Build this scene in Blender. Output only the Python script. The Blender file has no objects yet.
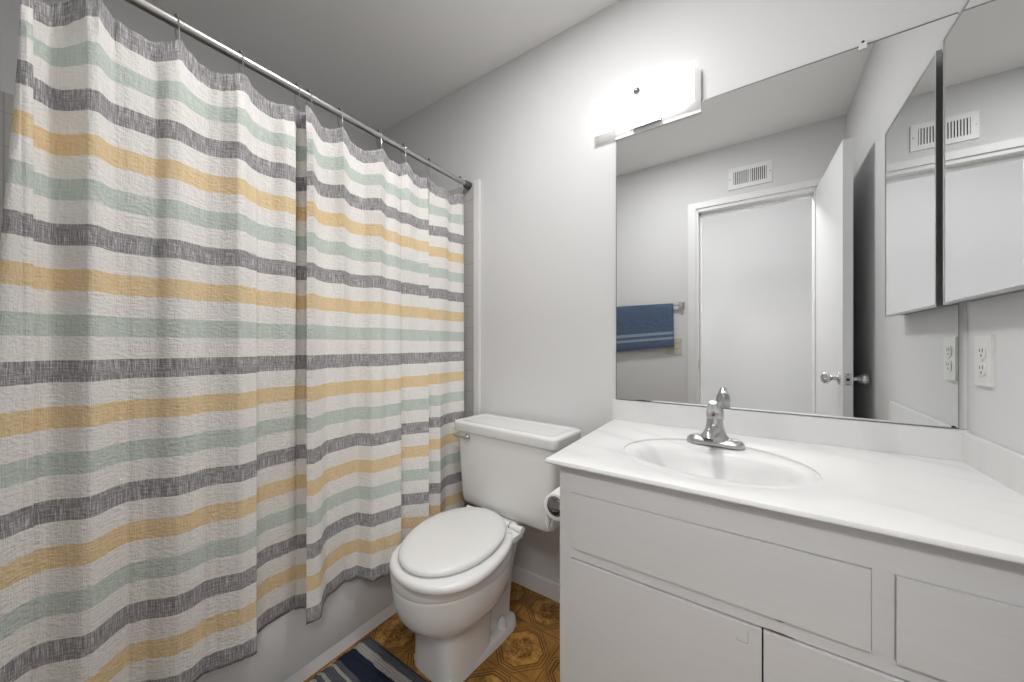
import bpy, bmesh, math, random
from mathutils import Vector, Matrix
random.seed(7)
R = math.radians
scn = bpy.context.scene
COL = scn.collection

# ------------------------------------------------------------------ camera
F_PX, CX, CY = 354.0, 512.0, 345.0
EYE = 1.10
YAW = math.atan2(243, 354)
cam_d = bpy.data.cameras.new('camera')
cam_d.sensor_fit = 'HORIZONTAL'
cam_d.sensor_width = 36.0
cam_d.lens = 36.0 * F_PX / 1024.0
cam_d.shift_y = (CY - 341.0) / 1024.0
cam_d.clip_start = 0.01
cam = bpy.data.objects.new('camera', cam_d)
COL.objects.link(cam)
cam.location = (0, 0, EYE)
cam.rotation_euler = (R(90), 0, YAW)
scn.camera = cam

# ------------------------------------------------------------------ world, exposure, large lights
wd = bpy.data.worlds.new('world')
scn.world = wd
wd.use_nodes = True
wd.node_tree.nodes['Background'].inputs[0].default_value = (0.9, 0.95, 1, 1)
wd.node_tree.nodes['Background'].inputs[1].default_value = 0.02
vs = scn.view_settings
vs.view_transform = 'Standard'
vs.look = 'None'
vs.gamma = 1.0
vs.use_curve_mapping = False
vs.exposure = 0.5
scn.cycles.max_bounces = 14
scn.cycles.diffuse_bounces = 12
scn.cycles.glossy_bounces = 8
scn.cycles.transmission_bounces = 8
scn.cycles.caustics_reflective = True
scn.cycles.caustics_refractive = False

HALL_FILL_W = 45
BULB_STRENGTH = 3.5
SHADE_STRENGTH = 0.5
ld = bpy.data.lights.new('hall_fill_light', 'AREA')  # unseen light added in the hall, brightens its wall and fills the bathroom
ld.shape = 'RECTANGLE'
ld.size, ld.size_y = 2.2, 0.22
ld.energy = HALL_FILL_W
ld.color = (1.0, 0.985, 0.96)
lo = bpy.data.objects.new('hall_fill_light', ld)
COL.objects.link(lo)
lo.location = (0.05, -0.66, 2.405)
lo.rotation_euler = (R(50), 0, 0)
cd_ = bpy.data.lights.new('ceiling_fill_light', 'AREA')  # unseen fill light added under the ceiling to brighten the room
cd_.shape = 'DISK'
cd_.size = 0.22
cd_.energy = 10
cd_.color = (1.0, 0.99, 0.975)
co_ = bpy.data.objects.new('ceiling_fill_light', cd_)
COL.objects.link(co_)
co_.location = (-0.46, 0.665, 2.435)

# room numbers (metres)
D = 1.371            # mirror wall
YF = -0.063           # door wall, room side
XR = 0.436           # right wall
XL = -1.965          # far side of the bath
ZC = 2.44

# ------------------------------------------------------------------ materials
def srgb(r, g, b):
    def c(v):
        v /= 255.0
        return v / 12.92 if v <= 0.04045 else ((v + 0.055) / 1.055) ** 2.4
    return (c(r), c(g), c(b), 1.0)

class NT:
    """small node-tree writer"""
    def __init__(self, name):
        self.m = bpy.data.materials.new(name)
        self.m.use_nodes = True
        self.t = self.m.node_tree
        self.b = self.t.nodes['Principled BSDF']
    def n(self, kind, **kw):
        nd = self.t.nodes.new('ShaderNode' + kind)
        for k, v in kw.items():
            setattr(nd, k, v)
        return nd
    def l(self, a, b):
        self.t.links.new(a, b)
    def val(self, sock, v):
        if hasattr(v, 'is_output'):
            self.l(v, sock)
        else:
            sock.default_value = v
    def math(self, op, a, b=None, c=None):
        nd = self.n('Math', operation=op)
        self.val(nd.inputs[0], a)
        if b is not None: self.val(nd.inputs[1], b)
        if c is not None: self.val(nd.inputs[2], c)
        return nd.outputs[0]
    def mix(self, f, a, b):
        nd = self.n('Mix', data_type='RGBA')
        self.val(nd.inputs[0], f)
        self.val(nd.inputs[6], a)
        self.val(nd.inputs[7], b)
        return nd.outputs[2]
    def ramp(self, f, stops):
        nd = self.n('ValToRGB')
        el = nd.color_ramp.elements
        while len(el) < len(stops): el.new(0.5)
        for e, (p, c) in zip(el, stops):
            e.position = p
            e.color = c if len(c) == 4 else tuple(c) + (1,)
        self.l(f, nd.inputs[0])
        return nd.outputs[0]
    def coord(self, which='Object'):
        return self.n('TexCoord').outputs[which]
    def mapped(self, vec, scale):
        nd = self.n('Mapping')
        self.l(vec, nd.inputs[0])
        nd.inputs[3].default_value = scale
        return nd.outputs[0]
    def noise(self, vec, scale, detail=2.0, rough=0.5):
        nd = self.n('TexNoise')
        self.l(vec, nd.inputs['Vector'])
        nd.inputs['Scale'].default_value = scale
        nd.inputs['Detail'].default_value = detail
        nd.inputs['Roughness'].default_value = rough
        return nd.outputs[0]
    def bump(self, h, strength, dist):
        nd = self.n('Bump')
        nd.inputs['Strength'].default_value = strength
        nd.inputs['Distance'].default_value = dist
        self.l(h, nd.inputs['Height'])
        self.l(nd.outputs[0], self.b.inputs['Normal'])
    def set(self, col=None, rough=None, metal=None, spec=None):
        if col is not None: self.val(self.b.inputs['Base Color'], col)
        if rough is not None: self.val(self.b.inputs['Roughness'], rough)
        if metal is not None: self.b.inputs['Metallic'].default_value = metal
        if spec is not None: self.b.inputs['Specular IOR Level'].default_value = spec
        return self

def plain(name, col, rough=0.5, metal=0.0, spec=0.5, var=0.03, scale=6.0):
    k = NT(name)
    nz = k.noise(k.coord(), scale, 3)
    dark = tuple(c * (1 - var) for c in col[:3]) + (1,)
    k.set(k.mix(nz, dark, col), rough, metal, spec)
    return k.m

def wall_paint(name, col, bump=0.25, scale=130.0):
    k = NT(name)
    co = k.coord()
    big = k.noise(co, 2.5, 2)
    k.set(k.mix(big, tuple(c * 0.97 for c in col[:3]) + (1,), col), 0.62, 0, 0.35)
    k.bump(k.noise(co, scale, 2, 0.6), bump, 0.003)
    return k.m

M = {}
M['wall'] = wall_paint('wall_paint', (0.665, 0.665, 0.67, 1))
M['hall'] = wall_paint('hall_paint', (0.70, 0.70, 0.705, 1), 0.1)
M['ceiling'] = wall_paint('ceiling_paint', (0.88, 0.88, 0.87, 1), 0.15, 90)
M['trim'] = plain('trim_paint', (0.76, 0.76, 0.76, 1), 0.42)
M['door'] = plain('door_paint', (0.76, 0.765, 0.775, 1), 0.4)
M['porcelain'] = plain('porcelain', (0.75, 0.75, 0.745, 1), 0.12, 0, 0.5, 0.01)
M['seat'] = plain('seat_enamel', (0.76, 0.76, 0.755, 1), 0.25, 0, 0.5, 0.01)
M['tub'] = plain('tub_enamel', (0.85, 0.85, 0.85, 1), 0.25, 0, 0.5, 0.02)
M['chrome'] = plain('chrome', (0.78, 0.78, 0.79, 1), 0.12, 1.0, 0.5, 0.1, 60)
M['worn_chrome'] = plain('worn_chrome', (0.64, 0.64, 0.65, 1), 0.28, 1.0, 0.5, 0.35, 90)
M['rod'] = plain('rod_steel', (0.50, 0.50, 0.50, 1), 0.33, 1.0)
M['dark'] = plain('dark_gap', (0.02, 0.02, 0.02, 1), 0.7)
M['darkmetal'] = plain('dark_metal', (0.17, 0.17, 0.16, 1), 0.4, 0.8)
M['plate'] = plain('plate_plastic', (0.70, 0.70, 0.68, 1), 0.35)
M['beige'] = plain('beige_plastic', (0.52, 0.50, 0.42, 1), 0.4)
M['paper'] = plain('tissue_paper', (0.86, 0.86, 0.85, 1), 0.9, 0, 0.1)
M['card'] = plain('cardboard', (0.24, 0.20, 0.19, 1), 0.85, 0, 0.1, 0.3, 60)
M['white_metal'] = plain('white_metal', (0.8, 0.8, 0.8, 1), 0.35)
M['grey_metal'] = plain('grey_metal', (0.25, 0.25, 0.25, 1), 0.35, 0.7)
M['strip'] = plain('corner_strip_paint', (0.52, 0.52, 0.53, 1), 0.5)

# mirror silver
k = NT('mirror_silver')
k.set((0.81, 0.82, 0.82, 1), 0.0, 1.0)
M['mirror'] = k.m

# glazed tile with grout lines
k = NT('glazed_tile')
co = k.coord()
sx = k.n('SeparateXYZ'); k.l(co, sx.inputs[0])
S = 0.108
ax = k.math('ADD', sx.outputs[0], sx.outputs[1])
gx = k.math('ABSOLUTE', k.math('SUBTRACT', k.math('FRACT', k.math('DIVIDE', ax, S)), 0.5))
gz = k.math('ABSOLUTE', k.math('SUBTRACT', k.math('FRACT', k.math('DIVIDE', sx.outputs[2], S)), 0.5))
g = k.math('MAXIMUM', gx, gz)
line = k.math('GREATER_THAN', g, 0.485)
k.set(k.mix(line, (0.52, 0.50, 0.48, 1), (0.38, 0.37, 0.36, 1)), 0.2)
k.bump(k.math('SUBTRACT', 1.0, line), 0.4, 0.001)
M['tile'] = k.m

# painted vanity wood: brush marks, scuffs, wear
k = NT('painted_wood')
co = k.coord()
st = k.noise(k.mapped(co, (3, 3, 45)), 3, 3)
blot = k.noise(co, 4.0, 4, 0.6)
base = k.mix(st, (0.565, 0.565, 0.565, 1), (0.61, 0.61, 0.61, 1))
base = k.mix(k.math('MULTIPLY', blot, 0.25), base, (0.49, 0.49, 0.485, 1))
sp = k.noise(co, 55.0, 2, 0.5)
spm = k.ramp(sp, [(0.74, (0, 0, 0)), (0.78, (1, 1, 1))])
reg = k.ramp(k.noise(co, 5.0, 2), [(0.5, (0, 0, 0)), (0.66, (1, 1, 1))])
spots = k.math('MULTIPLY', k.math('MULTIPLY', spm, reg), 0.5)
base = k.mix(spots, base, (0.22, 0.21, 0.20, 1))
k.set(base, 0.45, 0, 0.4)
k.bump(k.math('ADD', st, k.math('MULTIPLY', sp, 0.4)), 0.15, 0.0015)
M['vanity'] = k.m
M['chip'] = plain('bare_wood_chip', (0.16, 0.09, 0.045, 1), 0.8, 0, 0.2, 0.4, 200)
M['scuff'] = plain('graphite_scuff', (0.25, 0.25, 0.25, 1), 0.8)

# cultured marble
k = NT('cultured_marble')
co = k.coord()
wv = k.n('TexWave', wave_type='BANDS', bands_direction='DIAGONAL')
k.l(k.mapped(co, (2.0, 5.0, 1.0)), wv.inputs['Vector'])
wv.inputs['Scale'].default_value = 1.0
wv.inputs['Distortion'].default_value = 7.0
wv.inputs['Detail'].default_value = 3.0
wv.inputs['Detail Scale'].default_value = 0.8
vein = k.ramp(wv.outputs[0], [(0.0, (1, 1, 1)), (0.35, (0, 0, 0))])
vein2 = k.math('MULTIPLY', vein, k.ramp(k.noise(co, 3, 2), [(0.42, (0, 0, 0)), (0.7, (1, 1, 1))]))
k.set(k.mix(k.math('MULTIPLY', vein2, 0.55), (0.69, 0.69, 0.69, 1), (0.52, 0.52, 0.53, 1)), 0.34, 0, 0.45)
M['marble'] = k.m

# vinyl floor: octagon medallions between parquet bands
k = NT('vinyl_floor')
co = k.coord()
sx = k.n('SeparateXYZ'); k.l(co, sx.inputs[0])
CELL = 0.218
def cell(axis, off):
    f = k.math('FRACT', k.math('DIVIDE', k.math('ADD', axis, off), CELL))
    return k.math('MULTIPLY', k.math('ABSOLUTE', k.math('SUBTRACT', f, 0.5)), CELL)
dx_ = cell(sx.outputs[0], 0.70 + CELL * 4.5)
dy_ = cell(sx.outputs[1], -1.08 + CELL * 9.5)
dd = k.math('MULTIPLY', k.math('ADD', dx_, dy_), 0.78)
octo = k.math('MAXIMUM', k.math('MAXIMUM', dx_, dy_), dd)
def ring(v, r, w):
    return k.math('LESS_THAN', k.math('ABSOLUTE', k.math('SUBTRACT', v, r)), w)
wood = k.noise(k.mapped(co, (6, 60, 1)), 2.0, 4, 0.6)
wood2 = k.noise(k.mapped(co, (60, 6, 1)), 2.0, 4, 0.6)
inside = k.math('LESS_THAN', octo, 0.078)
band_x = k.math('GREATER_THAN', dx_, dy_)
wv_ = k.mix(band_x, wood, wood2)
blot = k.noise(co, 38.0, 5, 0.7)
c_band = k.ramp(wv_, [(0.3, srgb(118, 82, 36)), (0.7, srgb(168, 122, 62))])
c_in = k.ramp(blot, [(0.35, srgb(112, 76, 32)), (0.62, srgb(184, 138, 72))])
c = k.mix(inside, c_band, c_in)
flower = k.math('MULTIPLY', k.math('LESS_THAN', octo, 0.045), k.ramp(k.noise(co, 90, 3, 0.7), [(0.45, (0, 0, 0)), (0.55, (1, 1, 1))]))
c = k.mix(k.math('MULTIPLY', flower, 0.7), c, srgb(84, 50, 20))
dark = k.math('MAXIMUM', ring(octo, 0.079, 0.0022), ring(octo, 0.089, 0.0018))
dark = k.math('MAXIMUM', dark, ring(octo, 0.101, 0.0016))
dark = k.math('MAXIMUM', dark, k.math('GREATER_THAN', k.math('MAXIMUM', dx_, dy_), CELL * 0.5 - 0.0014))
c = k.mix(k.math('MULTIPLY', dark, 0.85), c, srgb(66, 38, 14))
k.set(c, k.math('ADD', 0.34, k.math('MULTIPLY', blot, 0.15)), 0, 0.4)
k.bump(k.math('SUBTRACT', blot, k.math('MULTIPLY', dark, 1.2)), 0.35, 0.0012)
M['vinyl'] = k.m

# curtain cloth: stripes by cloth height (UV v = metres above floor when flat)
Z2, PITCH = 1.641, 0.0955
k = NT('striped_seersucker')
uvn = k.n('UVMap'); uvn.uv_map = 'cloth'
sx = k.n('SeparateXYZ'); k.l(uvn.outputs[0], sx.inputs[0])
cu, cv = sx.outputs[0], sx.outputs[1]
kk = k.math('DIVIDE', k.math('SUBTRACT', Z2, cv), PITCH)       # 0 at top of second grey band
idx = k.math('FLOOR', kk)
fr = k.math('SUBTRACT', kk, idx)
col_on = k.math('MAXIMUM', k.math('LESS_THAN', fr, 0.475), k.math('LESS_THAN', kk, -2.0))
m3 = k.math('MODULO', k.math('ADD', idx, 30.0), 3.0)            # 0 grey, 1 yellow, 2 green
is_y = k.math('COMPARE', m3, 1.0, 0.2)
is_t = k.math('COMPARE', m3, 2.0, 0.2)
last = k.math('GREATER_THAN', idx, 13.5)
firstb = k.math('LESS_THAN', idx, -1.5)
grey_only = k.math('MAXIMUM', last, firstb)
is_y = k.math('MULTIPLY', is_y, k.math('SUBTRACT', 1.0, grey_only))
is_t = k.math('MULTIPLY', is_t, k.math('SUBTRACT', 1.0, grey_only))
cvec = k.n('CombineXYZ'); k.l(cu, cvec.inputs[0]); k.l(cv, cvec.inputs[1])
warp = k.noise(k.mapped(cvec.outputs[0], (520, 26, 1)), 1.0, 3, 0.65)
weft = k.noise(k.mapped(cvec.outputs[0], (22, 420, 1)), 1.0, 3, 0.65)
yarn = k.math('ADD', k.math('MULTIPLY', warp, 0.68), k.math('MULTIPLY', weft, 0.32))
c_w = k.ramp(yarn, [(0.3, srgb(226, 222, 218)), (0.65, srgb(244, 242, 239))])
c_g = k.ramp(yarn, [(0.34, srgb(112, 111, 114)), (0.5, srgb(158, 155, 157)), (0.63, srgb(220, 218, 217))])
c_y = k.ramp(yarn, [(0.33, srgb(220, 192, 144)), (0.66, srgb(238, 219, 186))])
c_t = k.ramp(yarn, [(0.33, srgb(182, 194, 186)), (0.66, srgb(216, 222, 215))])
c = k.mix(is_y, c_g, c_y)
c = k.mix(is_t, c, c_t)
c = k.mix(col_on, c_w, c)
k.set(c, 0.9, 0, 0.1)
puck = k.noise(k.mapped(cvec.outputs[0], (75, 150, 1)), 1.0, 2, 0.5)
k.bump(k.math('ADD', k.math('MULTIPLY', puck, 1.0), k.math('MULTIPLY', yarn, 0.5)), 0.6, 0.006)
tr = k.n('BsdfTranslucent'); k.l(c, tr.inputs[0])
mx = k.n('MixShader'); mx.inputs[0].default_value = 0.08
out = k.t.nodes['Material Output']
k.l(k.b.outputs[0], mx.inputs[1]); k.l(tr.outputs[0], mx.inputs[2]); k.l(mx.outputs[0], out.inputs[0])
M['curtain'] = k.m

# woven rag rug: stripes run along x, vary along -y
k = NT('rag_rug')
co = k.coord()
sx = k.n('SeparateXYZ'); k.l(co, sx.inputs[0])
wob = k.math('MULTIPLY', k.math('SUBTRACT', k.noise(k.mapped(co, (14, 2, 1)), 1.0, 2), 0.5), 0.016)
ty = k.math('DIVIDE', k.math('SUBTRACT', 0.797, k.math('ADD', sx.outputs[1], wob)), 0.40)
NV, WH, GB, TL = (0.028, 0.040, 0.075, 1), (0.74, 0.71, 0.66, 1), (0.19, 0.20, 0.24, 1), (0.018, 0.06, 0.10, 1)
rp = k.n('ValToRGB'); rp.color_ramp.interpolation = 'CONSTANT'
stops = [(0.0, GB), (0.09, WH), (0.17, NV), (0.32, GB), (0.36, WH), (0.385, GB), (0.46, WH), (0.485, GB), (0.53, WH), (0.62, TL), (0.74, GB), (0.80, WH), (0.86, NV)]
el = rp.color_ramp.elements
while len(el) < len(stops): el.new(0.99)
for e, (p, cc) in zip(el, stops):
    e.position = p; e.color = cc
k.l(ty, rp.inputs[0])
wx = k.math('ABSOLUTE', k.math('SUBTRACT', k.math('FRACT', k.math('MULTIPLY', sx.outputs[0], 160.0)), 0.5))
wy = k.math('ABSOLUTE', k.math('SUBTRACT', k.math('FRACT', k.math('MULTIPLY', sx.outputs[1], 120.0)), 0.5))
wvh = k.math('SUBTRACT', 1.0, k.math('MAXIMUM', wx, wy))
fl = k.noise(co, 220, 2)
k.set(k.mix(k.math('MULTIPLY', k.math('ADD', fl, k.math('MULTIPLY', k.math('MAXIMUM', wx, wy), 1.3)), 0.45), rp.outputs[0], (0.03, 0.03, 0.04, 1)), 0.95, 0, 0.05)
k.bump(wvh, 1.0, 0.008)
M['rug'] = k.m

# terry towel
k = NT('blue_terry')
co = k.coord()
sx = k.n('SeparateXYZ'); k.l(co, sx.inputs[0])
uvn = k.n('UVMap'); uvn.uv_map = 'cloth'
s2 = k.n('SeparateXYZ'); k.l(uvn.outputs[0], s2.inputs[0])
def band(a, b):
    return k.math('MULTIPLY', k.math('GREATER_THAN', s2.outputs[1], a), k.math('LESS_THAN', s2.outputs[1], b))
b1 = k.math('MAXIMUM', k.math('MAXIMUM', band(0.060, 0.078), band(0.096, 0.116)), band(-1, 0.008))
fz = k.noise(co, 160, 3, 0.7)
blue = k.ramp(fz, [(0.3, (0.048, 0.078, 0.140, 1)), (0.7, (0.135, 0.180, 0.262, 1))])
k.set(k.mix(b1, blue, k.ramp(fz, [(0.3, (0.20, 0.25, 0.33, 1)), (0.7, (0.33, 0.38, 0.45, 1))])), 0.95, 0, 0.05)
k.bump(fz, 0.8, 0.003)
M['towel'] = k.m

# lit glass of the vanity lamp (it gives off light)
k = NT('lit_opal_glass')
k.set((0.9, 0.9, 0.9, 1), 0.3)
k.b.inputs['Emission Color'].default_value = (1, 0.985, 0.97, 1)
k.b.inputs['Emission Strength'].default_value = SHADE_STRENGTH
M['shade'] = k.m
k = NT('lamp_bulb')
k.set((1, 1, 1, 1), 0.4)
k.b.inputs['Emission Color'].default_value = (1, 0.97, 0.93, 1)
k.b.inputs['Emission Strength'].default_value = BULB_STRENGTH
M['bulb'] = k.m
k = NT('red_dot'); k.set((0.25, 0.01, 0.02, 1), 0.3); M['red'] = k.m

# ------------------------------------------------------------------ mesh helpers
def link_mesh(name, me, mat, parent=None, smooth=40):
    if not isinstance(mat, (list, tuple)): mat = [mat]
    for m in mat: me.materials.append(m)
    if smooth:
        me.shade_smooth()
        me.set_sharp_from_angle(angle=R(smooth))
    o = bpy.data.objects.new(name, me)
    COL.objects.link(o)
    if parent: o.parent = parent
    return o

def build(name, bm, mat, parent=None, smooth=40, bevel=0.0, seg=2):
    if bevel > 0:
        es = [e for e in bm.edges if len(e.link_faces) == 2 and e.calc_face_angle(0) > R(35)]
        bmesh.ops.bevel(bm, geom=es, offset=bevel, segments=seg, profile=0.5, affect='EDGES', clamp_overlap=True)
    bmesh.ops.recalc_face_normals(bm, faces=bm.faces)
    me = bpy.data.meshes.new(name)
    bm.to_mesh(me)
    bm.free()
    return link_mesh(name, me, mat, parent, smooth)

def box(bm, x0, x1, y0, y1, z0, z1):
    vs_ = [bm.verts.new((x, y, z)) for z in (z0, z1) for y in (y0, y1) for x in (x0, x1)]
    for f in ((0, 2, 3, 1), (4, 5, 7, 6), (0, 1, 5, 4), (2, 6, 7, 3), (0, 4, 6, 2), (1, 3, 7, 5)):
        bm.faces.new([vs_[i] for i in f])
    return vs_

def nbox(name, b, mat, parent=None, bevel=0.0, seg=2):
    bm = bmesh.new()
    box(bm, *b)
    return build(name, bm, mat, parent, 40, bevel, seg)

def loft(bm, rings, cap0=True, cap1=True, closed=True):
    rows = [[bm.verts.new(p) for p in r] for r in rings]
    n = len(rows[0])
    for a, b in zip(rows, rows[1:]):
        for i in range(n if closed else n - 1):
            j = (i + 1) % n
            bm.faces.new((a[i], a[j], b[j], b[i]))
    if cap0: bm.faces.new(rows[0][::-1])
    if cap1: bm.faces.new(rows[-1])
    return rows

def frame_of(d):
    d = d.normalized()
    up = Vector((0, 0, 1)) if abs(d.z) < 0.95 else Vector((0, 1, 0))
    s = d.cross(up).normalized()
    return s, s.cross(d).normalized()

def tube(bm, pts, r, n=12, cap=True, closed=False):
    pts = [Vector(p) for p in pts]
    rs = r if isinstance(r, (list, tuple)) else [r] * len(pts)
    rings = []
    s = None
    for i, p in enumerate(pts):
        if closed: d = pts[(i + 1) % len(pts)] - pts[i - 1]
        else: d = pts[min(i + 1, len(pts) - 1)] - pts[max(i - 1, 0)]
        d.normalize()
        if s is None: s, u = frame_of(d)
        else:
            s = (s - d * s.dot(d)).normalized()
            u = s.cross(d)
        rings.append([p + (s * math.cos(2 * math.pi * k / n) + u * math.sin(2 * math.pi * k / n)) * rs[i] for k in range(n)])
    if closed:
        rows = [[bm.verts.new(p) for p in q] for q in rings]
        for a in range(len(rows)):
            b = (a + 1) % len(rows)
            for i in range(n):
                j = (i + 1) % n
                bm.faces.new((rows[a][i], rows[a][j], rows[b][j], rows[b][i]))
    else:
        loft(bm, rings, cap, cap)

def lathe(bm, prof, origin, axis=(0, 0, 1), n=24):
    """prof: (radius, height) pairs along axis"""
    o = Vector(origin); d = Vector(axis).normalized()
    s, u = frame_of(d)
    rings = []
    for r, h in prof:
        r = max(r, 1e-4)
        rings.append([o + d * h + (s * math.cos(2 * math.pi * k / n) + u * math.sin(2 * math.pi * k / n)) * r for k in range(n)])
    loft(bm, rings)

def oval(cx, cy, a, bf, bb, z, n=56, p=2.0, rot=0.0):
    """egg outline; bf towards -y (front), bb towards +y"""
    out = []
    for k_ in range(n):
        t = 2 * math.pi * k_ / n
        c, s = math.cos(t), math.sin(t)
        x = a * math.copysign(abs(c) ** (2 / p), c)
        y = (bb if s > 0 else bf) * math.copysign(abs(s) ** (2 / p), s)
        out.append((cx + x * math.cos(rot) - y * math.sin(rot), cy + x * math.sin(rot) + y * math.cos(rot), z))
    return out

def rrect(x0, x1, y0, y1, rad, z, n=6):
    out = []
    for cx, cy, a0 in ((x1 - rad, y1 - rad, 0), (x0 + rad, y1 - rad, 90), (x0 + rad, y0 + rad, 180), (x1 - rad, y0 + rad, 270)):
        for i in range(n + 1):
            a = R(a0 + 90 * i / n)
            out.append((cx + rad * math.cos(a), cy + rad * math.sin(a), z))
    return out

def sphere(bm, c, r, u=14, v=10, sc=(1, 1, 1)):
    bmesh.ops.create_uvsphere(bm, u_segments=u, v_segments=v, radius=r,
                              matrix=Matrix.Translation(c) @ Matrix.Diagonal((*sc, 1)))

def structure(o):
    o['kind'] = 'structure'
    return o

def tag(o, label, cat, group=None):
    o['label'] = label
    o['category'] = cat
    if group: o['group'] = group
    return o

def thing(name, label, cat, loc=(0, 0, 0), rz=0.0, group=None):
    o = bpy.data.objects.new(name, None)
    COL.objects.link(o)
    o.location = loc
    o.rotation_euler = (0, 0, rz)
    o.empty_display_size = 0.05
    return tag(o, label, cat, group)

# ------------------------------------------------------------------ the room
T = 0.10
def slab(name, b, mat, bevel=0.0):
    return structure(nbox(name, b, mat, None, bevel))

slab('floor', (XL - T, XR + T, YF - 0.12, D + T, -0.05, 0.0), M['vinyl'])
slab('ceiling', (XL - T, XR + T, YF - 0.12, D + T, ZC, ZC + 0.05), M['ceiling'])
slab('wall_back', (XL - T, XR + T, D, D + T, 0, ZC), M['wall'])
slab('wall_right', (XR, XR + T, YF - 0.12, D, 0, ZC), M['wall'])
slab('wall_left', (XL - T, XL, YF - 0.12, D, 0, ZC), M['wall'])
DX0, DX1, DZ = -0.333, 0.300, 2.045
bm = bmesh.new()                                     # door wall with its opening
box(bm, XL, DX0, YF - 0.12, YF, 0, ZC)
box(bm, DX1, XR, YF - 0.12, YF, 0, ZC)
box(bm, DX0, DX1, YF - 0.12, YF, DZ, ZC)
structure(build('wall_front', bm, M['wall']))
# tile surround of the bath
slab('wall_tiled_end', (XL, -1.164, D - 0.008, D, 0.36, 1.92), M['tile'])
slab('wall_tiled_side', (XL, XL + 0.008, YF, D - 0.008, 0.36, 1.90), M['tile'])
slab('wall_tiled_front', (XL + 0.008, -1.164, YF, YF + 0.008, 0.36, 1.90), M['tile'])
slab('trim_1', (-1.164, -1.131, D - 0.016, D, 0.05, 1.925), M['trim'], 0.006)     # bullnose beside the tile
# baseboards
bm = bmesh.new(); box(bm, -1.13, -0.41, D - 0.012, D, 0, 0.072)
structure(build('baseboard_back', bm, M['trim'], None, 40, 0.004))
bm = bmesh.new(); box(bm, XR - 0.012, XR, YF, 0.84, 0, 0.072)
structure(build('baseboard_right', bm, M['trim'], None, 40, 0.004))
bm = bmesh.new(); box(bm, -1.16, -0.395, YF, YF + 0.012, 0, 0.072)
structure(build('baseboard_front', bm, M['trim'], None, 40, 0.004))
# door casing and jambs
bm = bmesh.new()
box(bm, -0.392, -0.343, YF, YF + 0.014, 0, 2.095)
box(bm, 0.310, 0.360, YF, YF + 0.014, 0, 2.095)
box(bm, -0.343, 0.310, YF, YF + 0.014, 2.055, 2.095)
structure(build('trim_3', bm, M['trim'], None, 40, 0.003))
bm = bmesh.new()
box(bm, DX0 - 0.010, DX0 + 0.004, YF - 0.12, YF + 0.004, 0, DZ)
box(bm, DX1 - 0.004, DX1 + 0.010, YF - 0.12, YF + 0.004, 0, DZ)
box(bm, DX0, DX1, YF - 0.12, YF + 0.004, DZ - 0.012, DZ + 0.01)
box(bm, DX0 + 0.004, DX0 + 0.016, YF - 0.085, YF - 0.045, 0, DZ - 0.012)
box(bm, DX0 + 0.004, DX1 - 0.004, YF - 0.085, YF - 0.045, DZ - 0.024, DZ - 0.012)
jamb = structure(build('trim_2', bm, M['trim'], None, 40, 0.0015))
nbox('strike_plate', (DX0 + 0.003, DX0 + 0.0055, YF - 0.040, YF - 0.012, 0.935, 0.990), M['worn_chrome'], jamb)
# hallway behind the doorway
HX0, HX1, HY = -1.6, 1.7, -1.28
slab('floor_hall', (HX0, HX1, HY, YF - 0.12, -0.05, 0), M['hall'])
slab('ceiling_hall', (HX0, HX1, HY, YF - 0.12, ZC, ZC + 0.05), M['hall'])
slab('wall_hall_back', (HX0, HX1, HY - T, HY, 0, ZC), M['hall'])
slab('wall_hall_left', (HX0 - T, HX0, HY, YF - 0.12, 0, ZC), M['hall'])
slab('wall_hall_right', (HX1, HX1 + T, HY, YF - 0.12, 0, ZC), M['hall'])
# open door leaf
door = bpy.data.objects.new('door_1', None)
COL.objects.link(door)
door.location = (0.302, YF + 0.006, 0)
door.rotation_euler = (0, 0, R(-2.6))
structure(door)
nbox('door_leaf', (0, 0.035, 0, 0.605, 0.012, 2.035), M['door'], door, 0.002)
lp = nbox('latch_plate', (0.006, 0.029, 0.604, 0.6062, 0.915, 0.972), M['worn_chrome'], door)
bm = bmesh.new(); lathe(bm, [(0.007, 0), (0.007, 0.0008)], (0.0175, 0.6062, 0.943), (0, 1, 0), 14)
build('latch_bolt_hole', bm, M['dark'], lp)
for zz in (0.922, 0.965):
    bm = bmesh.new(); lathe(bm, [(0.003, 0), (0.003, 0.0008)], (0.0175, 0.6062, zz), (0, 1, 0), 8)
    build('screw', bm, M['dark'], lp)
for sgn, x0 in ((-1, 0.0), (1, 0.035)):
    bm = bmesh.new()
    lathe(bm, [(0.030, 0), (0.030, 0.004), (0.024, 0.009), (0.011, 0.012), (0.010, 0.026), (0.016, 0.032), (0.025, 0.040),
               (0.0275, 0.050), (0.025, 0.059), (0.016, 0.066), (0.006, 0.068)], (x0, 0.545, 0.943), (sgn, 0, 0), 24)
    build('door_knob', bm, M['chrome'], door, 35)

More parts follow.
